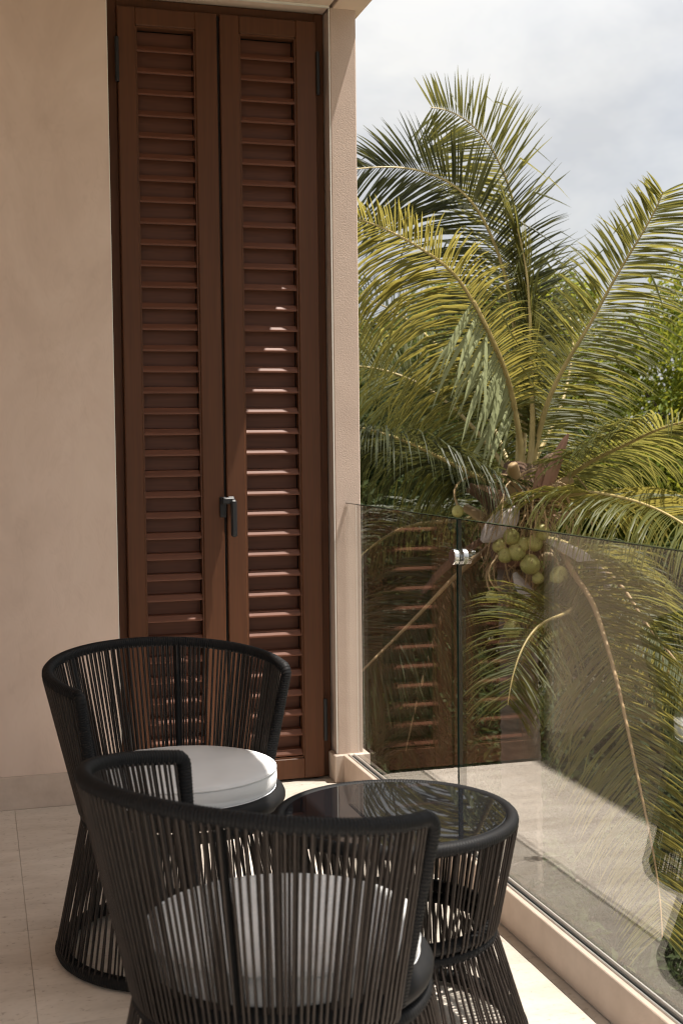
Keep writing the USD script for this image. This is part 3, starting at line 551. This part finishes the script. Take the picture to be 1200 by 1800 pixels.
for i in range(70):
    a = np.array([3.50+rng.normal(0, .05), 7.85+rng.normal(0, .05), 0.85+rng.normal(0, .08)]); an = rng.uniform(-2.6, .3); L = rng.uniform(.18, .5)
    m = a+np.array([math.cos(an)*L*.7, -abs(math.sin(an))*.2, L*rng.uniform(0, .35)]); e = m+np.array([math.cos(an)*L*.35, rng.normal(0, .06), -L*rng.uniform(.3, .9)])
    sv.append(tube(spline([a, m, e], 8), np.linspace(.0055, .003, 8), 5))
for i in range(40):
    a = np.array([3.55+rng.normal(0, .12), 7.8+rng.normal(0, .06), 0.45+rng.normal(0, .12)]); L = rng.uniform(.2, .5)
    sv.append(tube(spline([a, a+[rng.normal(0, .06), -.03, -L*.4], a+[rng.normal(0, .1), 0, -L]], 7), np.linspace(.007, .003, 7), 5))
for i in range(160):
    an = rng.uniform(0, 6.28); z = rng.uniform(.45, 1.1); a = np.array([3.54+.15*math.cos(an), 8.02+.15*math.sin(an), z]); o = np.array([math.cos(an), math.sin(an), 0])
    sv.append(tube(spline([a, a+o*rng.uniform(.02, .07)+[0, 0, -.05], a+o*rng.uniform(.03, .10)+[rng.normal(0, .04), rng.normal(0, .04), -rng.uniform(.12, .34)]], 6), np.linspace(.0045, .002, 6), 4))
tag(obj('flower_strands', cat(*sv), RACHIS_DRY, palm), kind='stuff')
# petiole bases and dead fibre under the crown
for i in range(9):
    an = i*2.4; b = np.array([3.55+.12*math.cos(an), 8.03+.12*math.sin(an), .55+.05*i])
    obj('leaf_base', tube(spline([b, b+[.10*math.cos(an), .10*math.sin(an), .16], b+[.26*math.cos(an), .26*math.sin(an), .26]], 8), np.linspace(.07, .035, 8), 8, flat=.6), RACHIS_DRY if i % 2 else FIBRE, palm, smooth=True)

# ---------------------------------------------------------------- trees and shrubs beyond
def crown(c, rad, clumps, per, size, seed, squash=1.0):
    g = np.random.default_rng(seed); d = g.normal(size=(clumps, 3)); d /= np.linalg.norm(d, axis=1, keepdims=True)
    cc = np.array(c)+d*np.array(rad)*(g.uniform(.25, 1, (clumps, 1))**.45)*(0.82+.36*noise(d*2.1+seed, seed)[:, None])
    k = clumps*per; cr = np.repeat(g.uniform(.16, .34, clumps)*min(rad), per); o = g.normal(size=(k, 3)); o /= np.linalg.norm(o, axis=1, keepdims=True)
    pos = np.repeat(cc, per, 0)+o*(cr*g.uniform(.3, 1, k)**.5)[:, None]*np.array([1, 1, .75])
    nrm = o+g.normal(0, .55, (k, 3))+[0, 0, .5]; nrm /= np.linalg.norm(nrm, axis=1, keepdims=True)
    a = np.cross(nrm, g.normal(size=(k, 3))); a /= np.linalg.norm(a, axis=1, keepdims=True); b = np.cross(nrm, a)
    sz = size*g.uniform(.6, 1.25, k)[:, None]
    v = np.stack([pos-a*sz, pos-b*sz*.36+nrm*sz*.12, pos+a*sz-nrm*sz*.15, pos+b*sz*.36+nrm*sz*.12], 1).reshape(-1, 3); i = np.arange(k)[:, None]*4
    return v, np.vstack([i+[[0, 1, 2]], i+[[0, 2, 3]]])
def tree(name, label, c, rad, mat, seed, clumps=70, per=150, size=.09, group=None, kindname='tree'):
    t = thing(name, label, kindname, (c[0], c[1], Z_G), group=group); zc = c[2]-Z_G; g = np.random.default_rng(seed)
    tv = [tube(spline([(0, 0, -.05), (g.normal(0, .1), g.normal(0, .1), zc*.5), (0, 0, zc)], 12), np.linspace(.05*min(rad)+.05, .04, 12), 8)]
    for i in range(6):
        an = i*1.1+seed; e = np.array([math.cos(an)*rad[0]*.6, math.sin(an)*rad[1]*.6, zc+rad[2]*g.uniform(-.2, .5)])
        tv.append(tube(spline([(0, 0, zc*.45+i*.1), e*.5+[0, 0, zc*.38], e], 8), np.linspace(.05, .015, 8), 6))
    obj('trunk', cat(*tv), BARK, t); obj('crown', crown((0, 0, zc), rad, clumps, per, size, seed), mat, t)
tree('broadleaf_tree', 'sunlit yellow green tree at the right edge behind the palm', (8.4, 12.2, 0.95), (2.4, 2.0, 2.5), TREE_LIGHT, 3, 190, 330, .055)
tree('broadleaf_tree', 'yellow green bushy tree between the right fronds and the skyline', (6.6, 14.5, 1.0), (2.3, 1.8, 2.35), TREE_LIGHT, 5, 180, 300, .06)
tree('broadleaf_tree', 'mid green tree right behind the palm crown', (5.0, 13.2, 0.4), (1.9, 1.7, 2.5), TREE_MID, 8, 120, 280, .06)
tree('broadleaf_tree', 'dark green tree behind the lower left fronds beside the column', (3.3, 12.6, 0.1), (2.1, 1.7, 2.7), TREE_DARK, 13, 120, 280, .06)
tree('broadleaf_tree', 'dark tree low at the right seen through the glass', (7.0, 10.6, -1.3), (1.9, 1.5, 2.0), TREE_DARK, 21, 120, 280, .055)
tree('broadleaf_tree', 'distant green tree on the skyline between the fronds', (7.6, 21.0, 1.4), (3.8, 2.4, 2.9), TREE_MID, 34, 170, 260, .09)
tree('broadleaf_tree', 'distant dark tree far behind the left fronds', (3.4, 20.0, 0.6), (3.0, 2.4, 2.6), TREE_DARK, 55, 120, 260, .09)
for i, (x, y, r, m, l) in enumerate([(4.4, 10.4, 1.25, TREE_DARK, 'dark leafy shrub at the foot of the palm'), (2.6, 10.2, 1.25, TREE_DARK, 'dark leafy shrub below the left fronds near the column'), (5.5, 9.6, 1.15, TREE_DARK, 'green shrub under the right fronds seen through the glass'), (6.6, 8.9, .9, TREE_DARK, 'low green shrub at the lower right by the pale path'), (3.3, 9.2, 1.1, TREE_DARK, 'small dark shrub directly behind the palm trunk'), (4.5, 8.6, .95, TREE_DARK, 'low dark shrub in front of the palm trunk to its right'), (2.9, 7.6, .9, TREE_DARK, 'low dark shrub in front of the palm trunk to its left')]):
    tree('garden_shrub', l, (x, y, Z_G+r*1.1), (r*1.2, r*1.1, r*1.25), m, 70+i, 70, 220, .06, kindname='shrub')
# far white house glimpsed through the left fronds
hs = thing('far_house', 'white house wall with dark window glimpsed through the left fronds', 'house', (4.6, 24.0, Z_G))
obj('wall', box(-1.6, 1.9, 0, 3, 0, 6.9), HOUSE_W, hs); obj('roof', box(-1.8, 2.1, -0.2, 3.2, 6.9, 7.1), HOUSE_W, hs)
for x in (-.9, .6):
    w_ = obj('window', box(x, x+.9, -0.03, 0.02, 4.9, 6.2), HOUSE_W, hs); obj('window_glass', box(x+.06, x+.84, -0.04, -0.031, 4.96, 6.14), HOUSE_G, w_)
